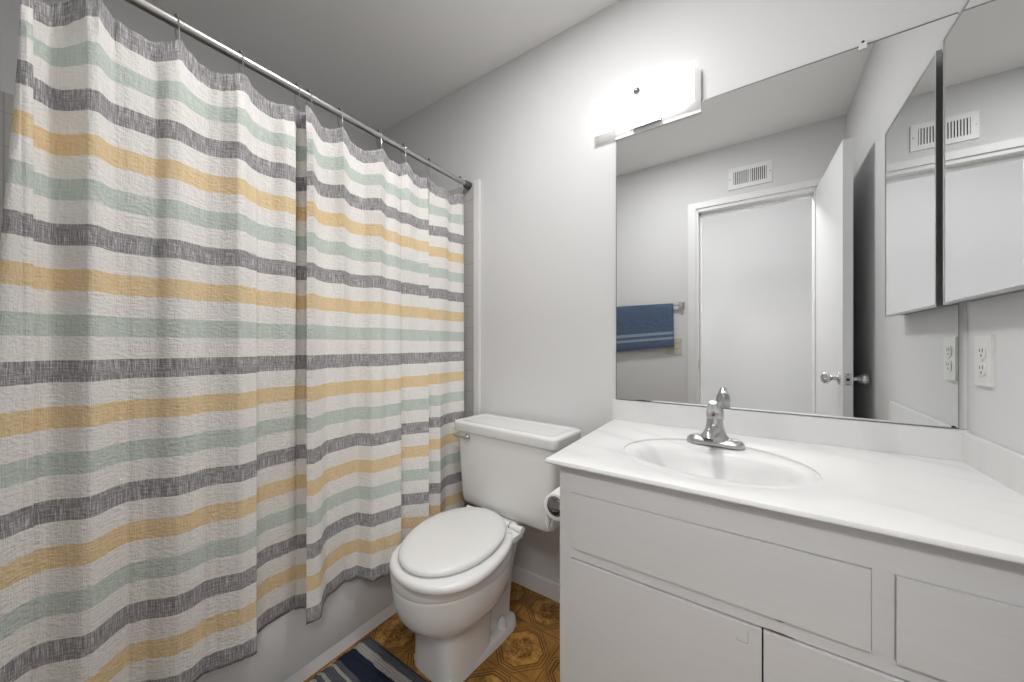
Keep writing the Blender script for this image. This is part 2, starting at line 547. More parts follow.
# ------------------------------------------------------------------ bath
tub = thing('bathtub', 'white bathtub behind the striped curtain, its skirt showing below the hem', 'bathtub', (0, 0, 0))
TX0, TX1, TY0, TY1, TZ = XL + 0.012, -1.214, YF + 0.012, D - 0.012, 0.385
bm = bmesh.new()
def trr(ins, z, rad=0.03):
    return rrect(TX0 + ins, TX1 - ins, TY0 + ins, TY1 - ins, rad, z, 6)
rings = [trr(0.004, 0.046, 0.004), trr(0.0, 0.0525, 0.004), trr(0.0, TZ - 0.02, 0.006), trr(0.004, TZ - 0.006, 0.01), trr(0.012, TZ, 0.015), trr(0.055, TZ, 0.06),
         trr(0.066, TZ - 0.008, 0.08), trr(0.075, TZ - 0.03, 0.09), trr(0.10, 0.16, 0.12), trr(0.14, 0.085, 0.13), trr(0.20, 0.07, 0.10)]
loft(bm, rings)
build('tub_shell', bm, M['tub'], tub, 50)
bm = bmesh.new()
box(bm, TX1 - 0.02, TX1 - 0.003, TY0, TY1, 0.0, 0.0475)
build('base_strip', bm, M['tub'], tub, 40, 0.002, 2)
bm = bmesh.new(); lathe(bm, [(0.035, 0), (0.033, 0.003), (0.01, 0.005)], (-1.6, 1.12, 0.073), (0, 0, 1), 20)
build('drain', bm, M['worn_chrome'], tub)

# ------------------------------------------------------------------ curtain rod, hooks, curtain
RX, RZ = -1.200, 1.910
rod = thing('curtain_rod', 'steel tension rod holding up the striped shower curtain', 'curtain rod')
bm = bmesh.new(); tube(bm, [(RX, YF + 0.010, RZ), (RX, 0.60, RZ)], 0.0128, 20)
build('outer_tube', bm, M['rod'], rod)
bm = bmesh.new(); tube(bm, [(RX, 0.58, RZ), (RX, D - 0.010, RZ)], 0.0112, 20)
build('inner_tube', bm, M['rod'], rod)
for y0, s in ((D - 0.0085, -1), (YF + 0.0085, 1)):
    bm = bmesh.new()
    lathe(bm, [(0.0195, 0), (0.0195, 0.012), (0.0165, 0.020), (0.0165, 0.032), (0.013, 0.034)], (RX, y0, RZ), (0, s, 0), 20)
    build('end_cup', bm, M['darkmetal'], rod)

NODES = [(-1.151,.023,-1.165,-.035),(-1.147,.027,-1.165,.005),(-1.148,.027,-1.188,.027),(-1.146,.030,-1.190,.031),(-1.144,.033,-1.192,.035),
(-1.147,.037,-1.194,.038),(-1.151,.040,-1.194,.042),(-1.199,.042,-1.194,.042),(-1.201,.046,-1.194,.045),(-1.203,.049,-1.193,.049),
(-1.204,.052,-1.193,.051),(-1.211,.057,-1.192,.056),(-1.214,.060,-1.192,.058),(-1.220,.065,-1.188,.063),(-1.219,.069,-1.185,.067),
(-1.217,.073,-1.182,.071),(-1.214,.076,-1.179,.074),(-1.212,.080,-1.176,.078),(-1.207,.083,-1.173,.081),(-1.200,.087,-1.169,.085),
(-1.194,.091,-1.166,.089),(-1.188,.094,-1.162,.092),(-1.182,.098,-1.159,.096),(-1.175,.101,-1.155,.100),(-1.168,.105,-1.154,.104),
(-1.161,.108,-1.154,.108),(-1.156,.111,-1.154,.110),(-1.155,.116,-1.154,.116),(-1.154,.120,-1.158,.120),(-1.154,.124,-1.163,.125),
(-1.160,.129,-1.168,.130),(-1.169,.134,-1.173,.135),(-1.177,.139,-1.178,.139),(-1.182,.144,-1.183,.145),(-1.186,.150,-1.189,.150),
(-1.185,.154,-1.192,.155),(-1.184,.158,-1.196,.160),(-1.184,.163,-1.199,.165),(-1.182,.167,-1.203,.170),(-1.181,.172,-1.204,.175),
(-1.181,.175,-1.202,.178),(-1.181,.181,-1.199,.184),(-1.182,.186,-1.197,.189),(-1.182,.191,-1.195,.193),(-1.183,.196,-1.193,.198),
(-1.183,.200,-1.191,.202),(-1.183,.206,-1.186,.207),(-1.183,.211,-1.181,.211),(-1.184,.217,-1.177,.215),(-1.179,.221,-1.172,.220),
(-1.172,.225,-1.168,.224),(-1.165,.229,-1.163,.228),(-1.159,.233,-1.160,.233),(-1.157,.238,-1.157,.237),(-1.156,.243,-1.153,.242),
(-1.155,.248,-1.150,.247),(-1.154,.253,-1.149,.252),(-1.157,.259,-1.149,.257),(-1.161,.266,-1.149,.263),(-1.165,.272,-1.149,.269),
(-1.169,.279,-1.149,.274),(-1.172,.284,-1.152,.279),(-1.174,.292,-1.156,.287),(-1.176,.298,-1.159,.294),(-1.178,.304,-1.162,.300),
(-1.180,.310,-1.161,.305),(-1.177,.317,-1.159,.312),(-1.174,.322,-1.158,.318),(-1.172,.327,-1.157,.323),(-1.169,.333,-1.153,.329),
(-1.167,.338,-1.150,.333),(-1.160,.343,-1.146,.340),(-1.154,.348,-1.143,.345),(-1.148,.353,-1.139,.350),(-1.142,.358,-1.136,.356),
(-1.136,.362,-1.132,.361),(-1.133,.365,-1.130,.364),(-1.135,.374,-1.126,.371),(-1.137,.382,-1.128,.379),(-1.158,.397,-1.130,.387),
(-1.169,.408,-1.131,.395),(-1.173,.416,-1.132,.402),(-1.174,.421,-1.133,.406),(-1.174,.421,-1.190,.426),(-1.178,.430,-1.195,.437),
(-1.178,.441,-1.202,.450),(-1.177,.448,-1.206,.459),(-1.177,.456,-1.205,.467),(-1.177,.463,-1.205,.474),(-1.171,.469,-1.204,.483),
(-1.165,.475,-1.203,.491),(-1.160,.481,-1.202,.498),(-1.154,.487,-1.201,.507),(-1.154,.495,-1.202,.515),(-1.156,.504,-1.203,.524),
(-1.157,.513,-1.203,.533),(-1.158,.518,-1.204,.538),(-1.220,.546,-1.204,.538),(-1.216,.549,-1.204,.544),(-1.209,.554,-1.199,.549),
(-1.201,.559,-1.194,.556),(-1.191,.566,-1.187,.564),(-1.191,.566,-1.122,.533),(-1.190,.567,-1.121,.534),(-1.146,.546,-1.121,.534),
(-1.142,.550,-1.118,.538),(-1.135,.555,-1.113,.545),(-1.131,.558,-1.111,.548),(-1.185,.599,-1.117,.565),(-1.189,.610,-1.122,.576),
(-1.192,.620,-1.157,.602),(-1.186,.628,-1.177,.623),(-1.181,.636,-1.180,.636),(-1.175,.644,-1.183,.648),(-1.167,.650,-1.186,.660),
(-1.158,.655,-1.188,.672),(-1.149,.660,-1.191,.684),(-1.143,.664,-1.192,.692),(-1.169,.689,-1.191,.702),(-1.190,.715,-1.190,.715),
(-1.190,.729,-1.189,.728),(-1.190,.740,-1.188,.738),(-1.190,.752,-1.175,.743),(-1.189,.764,-1.164,.747),(-1.181,.771,-1.152,.751),
(-1.172,.777,-1.140,.756),(-1.163,.783,-1.128,.760),(-1.154,.789,-1.126,.770),(-1.145,.796,-1.124,.781),(-1.136,.802,-1.122,.792),
(-1.159,.831,-1.119,.803),(-1.179,.858,-1.117,.813),(-1.177,.871,-1.114,.825),(-1.174,.883,-1.112,.837),(-1.172,.895,-1.110,.848),
(-1.187,.921,-1.108,.860),(-1.189,.934,-1.106,.869),(-1.189,.934,-1.181,.927),(-1.179,.945,-1.171,.939),(-1.171,.953,-1.164,.947),
(-1.175,.973,-1.156,.957),(-1.180,.992,-1.148,.966),(-1.183,1.010,-1.141,.974),(-1.186,1.028,-1.134,.982),(-1.178,1.039,-1.125,.993),
(-1.170,1.049,-1.117,1.002),(-1.164,1.058,-1.110,1.010),(-1.164,1.058,-1.176,1.070),(-1.163,1.058,-1.176,1.070),(-1.214,1.104,-1.176,1.070),
(-1.206,1.117,-1.166,1.079),(-1.199,1.128,-1.156,1.088),(-1.192,1.140,-1.146,1.097),(-1.186,1.149,-1.139,1.103),(-1.177,1.163,-1.169,1.155),
(-1.170,1.174,-1.175,1.179),(-1.209,1.229,-1.173,1.192),(-1.203,1.248,-1.169,1.213),(-1.199,1.258,-1.166,1.224),(-1.193,1.281,-1.162,1.247),
(-1.187,1.307,-1.155,1.275),(-1.205,1.318,-1.175,1.300)]
HOOKS = [0.126, 0.258, 0.392, 0.541, 0.578, 0.682, 0.838, 0.952, 1.093, 1.295]
ZHANG = 1.856
ZTOPW, ZBOTW, ZHEM = 1.641, 0.495, 0.259
def top_sag(y):
    if y < HOOKS[0]:
        w = min(1.0, (HOOKS[0] - y) / 0.10)
        return 0.062 * math.sin(w * math.pi / 2) ** 1.5
    for a, b in zip(HOOKS, HOOKS[1:]):
        if a <= y <= b:
            w = (y - a) / (b - a)
            return min(0.040, 0.25 * (b - a)) * (4 * w * (1 - w)) ** 0.8
    return 0.01
def smooth(w):
    w = max(0, min(1, w)); return w * w * (3 - 2 * w)
rows_z = [1.836 - 0.0115 * i for i in range(12)] + [1.70 - 0.036 * i for i in range(1, 38)] + [0.335, 0.305, 0.285, 0.270, ZHEM]
rows_z = [z for z in rows_z if z >= ZHEM]
bm = bmesh.new()
uvl = bm.loops.layers.uv.new('cloth')
arc = [0.0]
for a, b in zip(NODES, NODES[1:]):
    arc.append(arc[-1] + max(math.hypot(b[0] - a[0], b[1] - a[1]), math.hypot(b[2] - a[2], b[3] - a[3]), 0.002))
grid = []
for z in rows_z:
    row = []
    for i, (xt, yt, xb, yb) in enumerate(NODES):
        w = (ZTOPW - z) / (ZTOPW - ZBOTW)
        if 0 < w < 1: w = w + 0.10 * math.sin(math.pi * w) * w
        if w < 0: w *= 0.4
        x = xt + (xb - xt) * w
        y = yt + (yb - yt) * w
        if w > 0.75: x = min(x, -1.098)
        near_top = smooth((z - 1.70) / 0.14)
        x = x + (RX + 0.016 - x) * 0.35 * near_top
        x += 0.0035 * near_top * math.sin(arc[i] * 190 + 2 * math.sin(arc[i] * 23))
        fall = smooth((z - 1.66) / 0.17)
        zz = z + (0.019 - top_sag(y)) * fall
        if z < 0.30: x += 0.003 * math.sin(arc[i] * 60)
        if x < TX1 + 0.004 and z < TZ + 0.02: x = TX1 + 0.004
        row.append((bm.verts.new((x, y, zz)), arc[i], z))
    grid.append(row)
for r0, r1 in zip(grid, grid[1:]):
    for i in range(len(NODES) - 1):
        q = (r0[i], r0[i + 1], r1[i + 1], r1[i])
        f = bm.faces.new([v[0] for v in q])
        for lp_, v in zip(f.loops, q):
            lp_[uvl].uv = (v[1], v[2])
cur = build('shower_curtain', bm, M['curtain'], None, 70)
tag(cur, 'long shower curtain striped grey, yellow, pale green and white', 'shower curtain')
sol = cur.modifiers.new('thickness', 'SOLIDIFY'); sol.thickness = 0.0009; sol.offset = 0

def make_hook(y):
    t = bpy.data.objects.new('curtain_hook', None)
    COL.objects.link(t)
    t.location = (RX, y, RZ)
    bm = bmesh.new()
    pts = []
    for i in range(0, 13):
        a = R(-40 + 260 * i / 12)
        pts.append((0.0158 * math.cos(a), 0.001 * math.sin(i), 0.0158 * math.sin(a)))
    front = [(0.013, 0.001, -0.058), (0.016, 0.001, -0.048), (0.0165, 0.0, -0.030), (0.0150, 0.0, -0.018)]
    back = [(-0.0135, 0.0, -0.020), (-0.008, 0.001, -0.036), (0.001, 0.001, -0.052), (0.008, 0.001, -0.060), (0.013, 0.001, -0.058)]
    tube(bm, front + pts + back, 0.0013, 8)
    build('hook_wire', bm, M['worn_chrome'], t)
    bm = bmesh.new(); sphere(bm, (0, 0, 0.0185), 0.0052, 12, 8)
    build('roller_bead', bm, M['darkmetal'], t)
    return t
hook_words = ['first curtain hook on the rod, nearest the left edge of the photo', 'second curtain hook along the rod from the left',
              'third curtain hook along the rod from the left', 'left hook of the close pair where the curtain overlaps itself',
              'right hook of the close pair where the curtain overlaps itself', 'sixth curtain hook from the left, just past the overlap pair',
              'seventh curtain hook from the left, mid way between overlap and tiled wall', 'third curtain hook from the tiled wall end of the rod',
              'second curtain hook from the tiled wall end of the rod', 'last curtain hook, beside the dark end cup at the tiled wall']
h0 = make_hook(HOOKS[0])
for i, y in enumerate(HOOKS):
    h = h0
    if i:
        h = h0.copy(); COL.objects.link(h)
        for ch in h0.children:
            c_ = ch.copy(); COL.objects.link(c_); c_.parent = h
    h.location = (RX, y, RZ)
    tag(h, hook_words[i], 'curtain hook', 'curtain hooks on the rod')

# ------------------------------------------------------------------ toilet
TOX, TOY, TROT = -0.860, 1.160, R(-3.4)
toi = thing('toilet', 'white two piece toilet with closed lid between tub and vanity', 'toilet', (TOX, TOY, 0), TROT)
def L(p):                                            # world -> toilet frame
    x, y = p[0] - TOX, p[1] - TOY
    c, s = math.cos(-TROT), math.sin(-TROT)
    return (x * c - y * s, x * s + y * c, p[2])
# bowl: rim band, bulging body, straight pedestal, rear column
bm = bmesh.new()
BC = -0.235
prof = [  # z, half width, front, back, power, centre shift
    (0.000, 0.104, 0.120, 0.11, 4.5), (0.030, 0.102, 0.120, 0.11, 4.5), (0.140, 0.099, 0.122, 0.13, 4.0), (0.172, 0.102, 0.132, 0.15, 3.2),
    (0.182, 0.118, 0.158, 0.17, 2.5), (0.202, 0.146, 0.189, 0.195, 2.2), (0.236, 0.167, 0.211, 0.215, 2.1), (0.278, 0.1765, 0.221, 0.228, 2.1),
    (0.318, 0.1795, 0.225, 0.232, 2.1), (0.3290, 0.1795, 0.225, 0.232, 2.1), (0.3305, 0.1785, 0.224, 0.232, 2.1), (0.3325, 0.1815, 0.227, 0.235, 2.1), (0.3365, 0.1825, 0.2285, 0.236, 2.1), (0.366, 0.1830, 0.230, 0.238, 2.1),
    (0.373, 0.1810, 0.228, 0.237, 2.1), (0.3765, 0.1760, 0.223, 0.234, 2.1)]
loft(bm, [oval(-0.012 if z < 0.18 else -0.008, BC, a, bf, bb, z, 72, p) for z, a, bf, bb, p in prof])
build('bowl', bm, M['porcelain'], toi, 60)
bm = bmesh.new()                                     # trapway column under the tank
loft(bm, [oval(-0.004, 0.0, a, f, b, z, 40, 3.0) for z, a, f, b in
          ((0.0, 0.056, 0.16, 0.01), (0.03, 0.055, 0.16, 0.01), (0.07, 0.052, 0.16, 0.025), (0.22, 0.058, 0.17, 0.050), (0.30, 0.075, 0.18, 0.07),
           (0.345, 0.092, 0.16, 0.11), (0.375, 0.098, 0.13, 0.125), (0.402, 0.095, 0.08, 0.12))])
build('trapway', bm, M['porcelain'], toi, 60)
bm = bmesh.new()                                     # foot flange
fo = [(-0.102, -0.34), (-0.102, -0.20), (-0.100, -0.06), (-0.094, -0.010), (-0.080, 0.016), (0.070, 0.016), (0.086, 0.000), (0.094, -0.03),
      (0.096, -0.10), (0.092, -0.20), (0.086, -0.34)]
loft(bm, [[(x * 1.02, y, 0.0) for x, y in fo], [(x, y, 0.020) for x, y in fo], [(x * 0.95, y, 0.028) for x, y in fo]])
foot = build('foot_flange', bm, M['porcelain'], toi, 50, 0.003)
for sx_ in (-1, 1):
    bm = bmesh.new()
    lathe(bm, [(0.0175, 0), (0.0175, 0.012), (0.0150, 0.027), (0.009, 0.037), (0.002, 0.040)], (0.070 * sx_, -0.066, 0.026), (0, 0, 1), 16)
    build('bolt_cap', bm, M['seat'], toi, 60)
# seat ring and lid
s_c = L((-0.858, 0.857, 0)); s_rot = R(-1.5) - TROT
bm = bmesh.new()
sr = [(0.379, 0.170), (0.381, 0.1765), (0.388, 0.1800), (0.396, 0.1795), (0.4025, 0.1765), (0.406, 0.170)]
loft(bm, [oval(s_c[0], s_c[1], a, a - 0.004, a + 0.108, z, 72, 2.1, s_rot) for z, a in sr])
build('seat', bm, M['seat'], toi, 60)
l_c = L((-0.882, 0.936, 0)); l_rot = R(10) - TROT
bm = bmesh.new()
lr = [(0.4085, 0.158), (0.410, 0.1640), (0.416, 0.1668), (0.4225, 0.1655), (0.428, 0.1605), (0.4315, 0.150), (0.434, 0.12), (0.4352, 0.06), (0.4354, 0.012)]
loft(bm, [oval(l_c[0], l_c[1], a, a * 1.40, a * 1.28, z, 72, 2.05, l_rot) for z, a in lr])
build('seat_lid', bm, M['seat'], toi, 60)
# hinge bar with dark gaps and two posts
hinge = bpy.data.objects.new('hinge', None); COL.objects.link(hinge); hinge.parent = toi
ha, hb = Vector(L((-1.004, 1.130, 0.409))), Vector(L((-0.712, 1.108, 0.409)))
bm = bmesh.new(); tube(bm, [ha, hb], 0.0125, 16)
dirv = (hb - ha).normalized()
build('hinge_bar', bm, M['seat'], hinge, 40)
for w in (0.16, 0.27, 0.66, 0.80):
    bm = bmesh.new()
    p = ha.lerp(hb, w); tube(bm, [p - dirv * 0.0015, p + dirv * 0.0015], 0.0129, 16)
    build('hinge_gap', bm, M['dark'], hinge, 40)
for w in (0.06, 0.90):
    p = ha.lerp(hb, w)
    bm = bmesh.new(); box(bm, p.x - 0.026, p.x + 0.026, p.y - 0.052, p.y + 0.004, 0.384, 0.402)
    build('hinge_post', bm, M['seat'], hinge, 40, 0.006)
bm = bmesh.new(); p = ha.lerp(hb, 0.90); lathe(bm, [(0.008, 0), (0.007, 0.008), (0.002, 0.010)], (p.x - 0.004, p.y - 0.036, 0.4015), (0, 0, 1), 12)
build('hinge_screw', bm, M['plate'], hinge)
# tank
bm = bmesh.new()
TF, TB = -0.004, 0.178
trs = [(0.404, 0.222, 0.014, 0.03), (0.409, 0.230, 0.004, 0.035), (0.420, 0.236, 0.000, 0.035), (0.46, 0.239, -0.003, 0.03), (0.60, 0.246, -0.008, 0.03), (0.728, 0.251, -0.011, 0.03)]
loft(bm, [rrect(0.014 - hw, 0.014 + hw, TF + dy, TB - 0.004, rd, z) for z, hw, dy, rd in trs])
build('tank', bm, M['porcelain'], toi, 50)
bm = bmesh.new()
lds = [(0.722, 0.262, -0.017), (0.723, 0.2645, -0.0185), (0.727, 0.2655, -0.0195), (0.752, 0.2680, -0.0210), (0.757, 0.2678, -0.0208), (0.7615, 0.2660, -0.0190), (0.7645, 0.2625, -0.0155), (0.7655, 0.258, -0.011), (0.7656, 0.254, -0.007)]
rg = [rrect(0.014 - hw, 0.014 + hw, TF + dy, TB + (0.268 - hw) * -1 + 0.012, 0.026, z) for z, hw, dy in lds]
rg += [rrect(0.014 - 0.240, 0.014 + 0.240, TF + 0.008, TB - 0.018, 0.022, 0.7656), rrect(0.014 - 0.237, 0.014 + 0.237, TF + 0.011, TB - 0.021, 0.022, 0.7650), rrect(0.014 - 0.232, 0.014 + 0.232, TF + 0.016, TB - 0.026, 0.02, 0.7636), rrect(0.014 - 0.226, 0.014 + 0.226, TF + 0.022, TB - 0.032, 0.02, 0.7634)]
loft(bm, rg)
build('tank_lid', bm, M['porcelain'], toi, 50)
lev = bpy.data.objects.new('flush_lever', None); COL.objects.link(lev); lev.parent = toi
e = L((-1.027, 1.145, 0.70))
bm = bmesh.new(); lathe(bm, [(0.0165, -0.002), (0.0165, 0.004), (0.012, 0.010), (0.009, 0.018), (0.003, 0.019)], (e[0], TF - 0.0095, e[2]), (0, -1, 0), 20)
build('lever_hub', bm, M['chrome'], lev)
bm = bmesh.new(); tube(bm, [(e[0], TF - 0.0215, e[2]), (e[0] - 0.025, TF - 0.0265, e[2] + 0.002), (e[0] - 0.050, TF - 0.0315, e[2] + 0.004), (e[0] - 0.066, TF - 0.0335, e[2] + 0.005)], [0.006, 0.0045, 0.0055, 0.0035], 10)
build('lever_arm', bm, M['worn_chrome'], lev)

# ------------------------------------------------------------------ vanity cabinet
VY, VX0, VX1, VZ = 0.815, -0.411, XR - 0.004, 0.797
van = thing('vanity_cabinet', 'worn white painted vanity cabinet under the sink', 'cabinet', (0, 0, 0))
bm = bmesh.new()
box(bm, VX0, VX0 + 0.016, VY + 0.019, D - 0.014, 0.0, VZ)            # sides, floor, back
box(bm, VX1 - 0.016, VX1, VY + 0.019, D - 0.014, 0.0, VZ)
box(bm, VX0 + 0.016, VX1 - 0.016, VY + 0.019, D - 0.014, 0.09, 0.105)
build('carcass', bm, M['vanity'], van)
bm = bmesh.new()                                                     # face frame with openings
for b in ((VX0, -0.3785, 0, VZ), (0.400, VX1, 0, VZ), (-0.3785, 0.400, 0.7325, VZ), (-0.3785, 0.400, 0.5695, 0.5945),
          (0.158, 0.1845, 0.5945, 0.7325), (-0.3785, 0.400, 0.0, 0.095)):
    box(bm, b[0], b[1], VY, VY + 0.019, b[2], b[3])
build('face_frame', bm, M['vanity'], van, 40, 0.0015)
def panel(name, x0, x1, z0, z1, proud, gap=0.0012):
    return nbox(name, (x0 + gap, x1 - gap, VY - proud, VY + 0.016, z0 + gap, z1 - gap), M['vanity'], van, 0.003, 3)
fd1 = panel('false_drawer_front', -0.3785, 0.158, 0.5945, 0.7325, 0.0045, 0.0014)
fd2 = panel('false_drawer_front', 0.1845, 0.400, 0.5945, 0.7325, 0.0075, 0.0008)
dl = panel('cabinet_door', -0.3785, 0.0118, 0.095, 0.5675, 0.0045, 0.0014)
dr = panel('cabinet_door', 0.0118, 0.400, 0.095, 0.5680, 0.0060, 0.0014)
nbox('interior_dark_sheet', (VX0 + 0.016, VX1 - 0.016, VY + 0.10, VY + 0.104, 0.105, 0.70), M['dark'], van)  # black sheet just behind the doors, stands in for the shaded interior
# little marks: pencil corner on the left door, paint chips on the rail
bm = bmesh.new()
yy = VY - 0.0045
box(bm, -0.0115, -0.0108, yy - 0.0003, yy, 0.530, 0.556)
box(bm, -0.0290, -0.0108, yy - 0.0003, yy, 0.5300, 0.5308)
box(bm, -0.0290, -0.0283, yy - 0.0003, yy, 0.5300, 0.5370)
mk = build('pencil_mark', bm, M['scuff'], dl)
for x0, x1, zc, h in ((0.030, 0.046, 0.5935, 0.0022), (-0.018, -0.006, 0.5942, 0.001), (-0.062, -0.056, 0.5942, 0.0014), (0.008, 0.060, 0.5700, 0.0016)):
    n = 10
    bm = bmesh.new()
    up, dn = [], []
    for i in range(n + 1):
        w = i / n
        hh = h * math.sin(math.pi * w) * random.uniform(0.6, 1.2) + 0.0002
        up.append((x0 + (x1 - x0) * w, VY - 0.0006, zc + hh)); dn.append((x0 + (x1 - x0) * w, VY - 0.0006, zc - hh))
    vsu = [bm.verts.new(p) for p in up]; vsd = [bm.verts.new(p) for p in dn]
    for i in range(n): bm.faces.new((vsd[i], vsd[i + 1], vsu[i + 1], vsu[i]))
    build('paint_chip', bm, M['chip'], van, 0)

# ------------------------------------------------------------------ countertop with integral sink
ctr = thing('countertop', 'white marbled vanity top with an oval sink moulded into it', 'countertop', (0, 0, 0))
CZ, CT = 0.812, 0.0135
CYF, CYB = 0.792, D - 0.001
CXR = XR - 0.002
SCX, SCY = -0.093, 1.024
NA = 144
def rect_hit(th):
    c, s = math.cos(th), math.sin(th)
    best = 1e9
    def side(num, den):
        nonlocal best
        if den > 1e-9:
            t_ = num / den
            if t_ > 0: best = min(best, t_)
    side(CXR - SCX, c); side(CYB - SCY, s); side(SCY - CYF, -s)
    # slanted left edge  x = -0.442 - 0.014*(y-CYF)/(CYB-CYF)
    k_ = -0.014 / (CYB - CYF)
    den = c - k_ * s
    num = -0.442 + k_ * (SCY - CYF) - SCX
    if den < -1e-9: best = min(best, num / den)
    return best
angs = [2 * math.pi * i / NA for i in range(NA)]
for cxx, cyy in ((CXR, CYB), (CXR, CYF), (-0.442, CYF), (-0.456, CYB)):
    a = math.atan2(cyy - SCY, cxx - SCX) % (2 * math.pi)
    i = min(range(len(angs)), key=lambda q: abs(angs[q] - a))
    angs[i] = a
def ell(th, rx, ry_f, ry_b, dy=0):
    c, s = math.cos(th), math.sin(th)
    ry = ry_b if s > 0 else ry_f
    t_ = 1 / math.sqrt((c / rx) ** 2 + (s / ry) ** 2)
    return t_ * c, t_ * s + dy
bm = bmesh.new()
def ringz(fn):
    return [bm.verts.new(fn(a)) for a in angs]
def from_rect(inset, z):
    def fn(a):
        t_ = rect_hit(a)
        x, y = SCX + t_ * math.cos(a), SCY + t_ * math.sin(a)
        # rounding only on the free left and front edges
        if y < CYF + 0.002: y += inset
        if x < -0.435: x += inset
        return (x, y, z)
    return fn
def from_ell(rx, rf, rb, zf, dy=0):
    def fn(a):
        x, y = ell(a, rx, rf, rb, dy)
        z = zf(a) if callable(zf) else zf
        return (SCX + x, SCY + y, z)
    return fn
back = lambda a: 0.5 + 0.5 * math.sin(a)
rg = [from_rect(0.004, CZ - CT), from_rect(0.0, CZ - CT * 0.75), from_rect(0.0, CZ - CT * 0.45), from_rect(0.002, CZ - 0.0018), from_rect(0.006, CZ),
      from_ell(0.2145, 0.175, 0.1935, CZ), from_ell(0.2130, 0.1735, 0.1920, lambda a: CZ - 0.0006),
      from_ell(0.2120, 0.1725, 0.1910, lambda a: CZ - 0.0006 - 0.0075 * back(a)), from_ell(0.2075, 0.167, 0.1865, lambda a: CZ - 0.0006 - 0.0085 * back(a)),
      from_ell(0.2040, 0.162, 0.1830, lambda a: CZ - 0.0008 - 0.0030 * back(a)), from_ell(0.2000, 0.156, 0.1760, lambda a: CZ - 0.0012 - 0.0022 * back(a)),
      from_ell(0.184, 0.132, 0.136, lambda a: CZ - 0.0045 - 0.003 * back(a)), from_ell(0.178, 0.124, 0.124, CZ - 0.010), from_ell(0.172, 0.117, 0.116, CZ - 0.017),
      from_ell(0.163, 0.110, 0.108, CZ - 0.040), from_ell(0.145, 0.098, 0.095, CZ - 0.075), from_ell(0.112, 0.078, 0.076, CZ - 0.105),
      from_ell(0.070, 0.052, 0.050, CZ - 0.120), from_ell(0.022, 0.022, 0.022, CZ - 0.125)]
rows = [ringz(f) for f in rg]
for a, b in zip(rows, rows[1:]):
    for i in range(NA):
        j = (i + 1) % NA
        bm.faces.new((a[i], a[j], b[j], b[i]))
build('sink_top', bm, M['marble'], ctr, 35)
bm = bmesh.new(); lathe(bm, [(0.024, 0), (0.024, 0.003), (0.019, 0.005), (0.017, 0.002), (0.004, 0.004)], (SCX, SCY, CZ - 0.1255), (0, 0, 1), 20)
build('drain', bm, M['worn_chrome'], ctr)
bs = nbox('backsplash', (-0.456, CXR, D - 0.020, D - 0.001, CZ + 0.0003, 0.888), M['marble'], None, 0.003)
tag(bs, 'low marbled backsplash between the vanity top and the big mirror', 'backsplash')
bm = bmesh.new()
box(bm, CXR - 0.0115, CXR, CYF + 0.004, D - 0.0205, CZ + 0.0003, 0.884)
tag(build('side_splash', bm, M['marble'], None, 40, 0.003), 'low marbled splash strip on the right wall below the outlet', 'side splash')

# ------------------------------------------------------------------ faucet
FX, FY = -0.0975, 1.192
fau = thing('faucet', 'worn chrome single lever faucet on the back of the sink', 'faucet', (FX, FY, CZ - 0.0022), R(-4))
def stad(l, w, z, n=10):
    out = []
    for cx_, a0 in ((l - w, -90), (-(l - w), 90)):
        for i in range(n + 1):
            a = R(a0 + 180 * i / n)
            out.append((cx_ + w * math.cos(a), w * math.sin(a), z))
    return out
bm = bmesh.new()
loft(bm, [stad(0.074, 0.026, 0.0), stad(0.075, 0.027, 0.004), stad(0.073, 0.025, 0.012), stad(0.066, 0.019, 0.019), stad(0.056, 0.010, 0.0215)])
build('base_plate', bm, M['worn_chrome'], fau, 50)
bm = bmesh.new()
loft(bm, [oval(0, 0.0, a, f, b, z, 28, 2.2) for z, a, f, b in ((0.012, 0.050, 0.027, 0.024), (0.020, 0.040, 0.028, 0.023), (0.032, 0.030, 0.027, 0.022),
          (0.050, 0.0235, 0.025, 0.021), (0.066, 0.0215, 0.023, 0.0205), (0.074, 0.0210, 0.021, 0.020))])
build('faucet_body', bm, M['worn_chrome'], fau, 60)
bm = bmesh.new()
tube(bm, [(0, -0.008, 0.038), (0, -0.035, 0.046), (0, -0.062, 0.050), (0, -0.082, 0.048), (0, -0.094, 0.042), (0, -0.098, 0.034)], [0.020, 0.0175, 0.0150, 0.0135, 0.0125, 0.0120], 18)
sp_ = build('spout', bm, M['worn_chrome'], fau, 60)
bm = bmesh.new(); lathe(bm, [(0.0112, 0), (0.0112, 0.006), (0.009, 0.007)], (0, -0.0985, 0.035), (0, -0.1, -1), 16)
build('aerator', bm, M['darkmetal'], sp_)
bm = bmesh.new()
lathe(bm, [(0.0215, 0.0735), (0.0230, 0.080), (0.0225, 0.094), (0.0200, 0.106), (0.0150, 0.114), (0.006, 0.118)], (0, 0, 0), (0, 0.06, 1), 24)
hd = build('handle', bm, M['worn_chrome'], fau, 60)
bm = bmesh.new()
tube(bm, [(0, 0.004, 0.092), (0, -0.010, 0.104), (0, -0.020, 0.113), (0, -0.026, 0.120), (0, -0.029, 0.126)], [0.0195, 0.0175, 0.0145, 0.0120, 0.0100], 16)
build('lever', bm, M['worn_chrome'], hd, 60)
bm = bmesh.new(); lathe(bm, [(0.0032, 0), (0.0026, 0.0012)], (0, -0.0225, 0.088), (0, -1, 0.05), 12)
build('temperature_dot', bm, M['red'], hd)

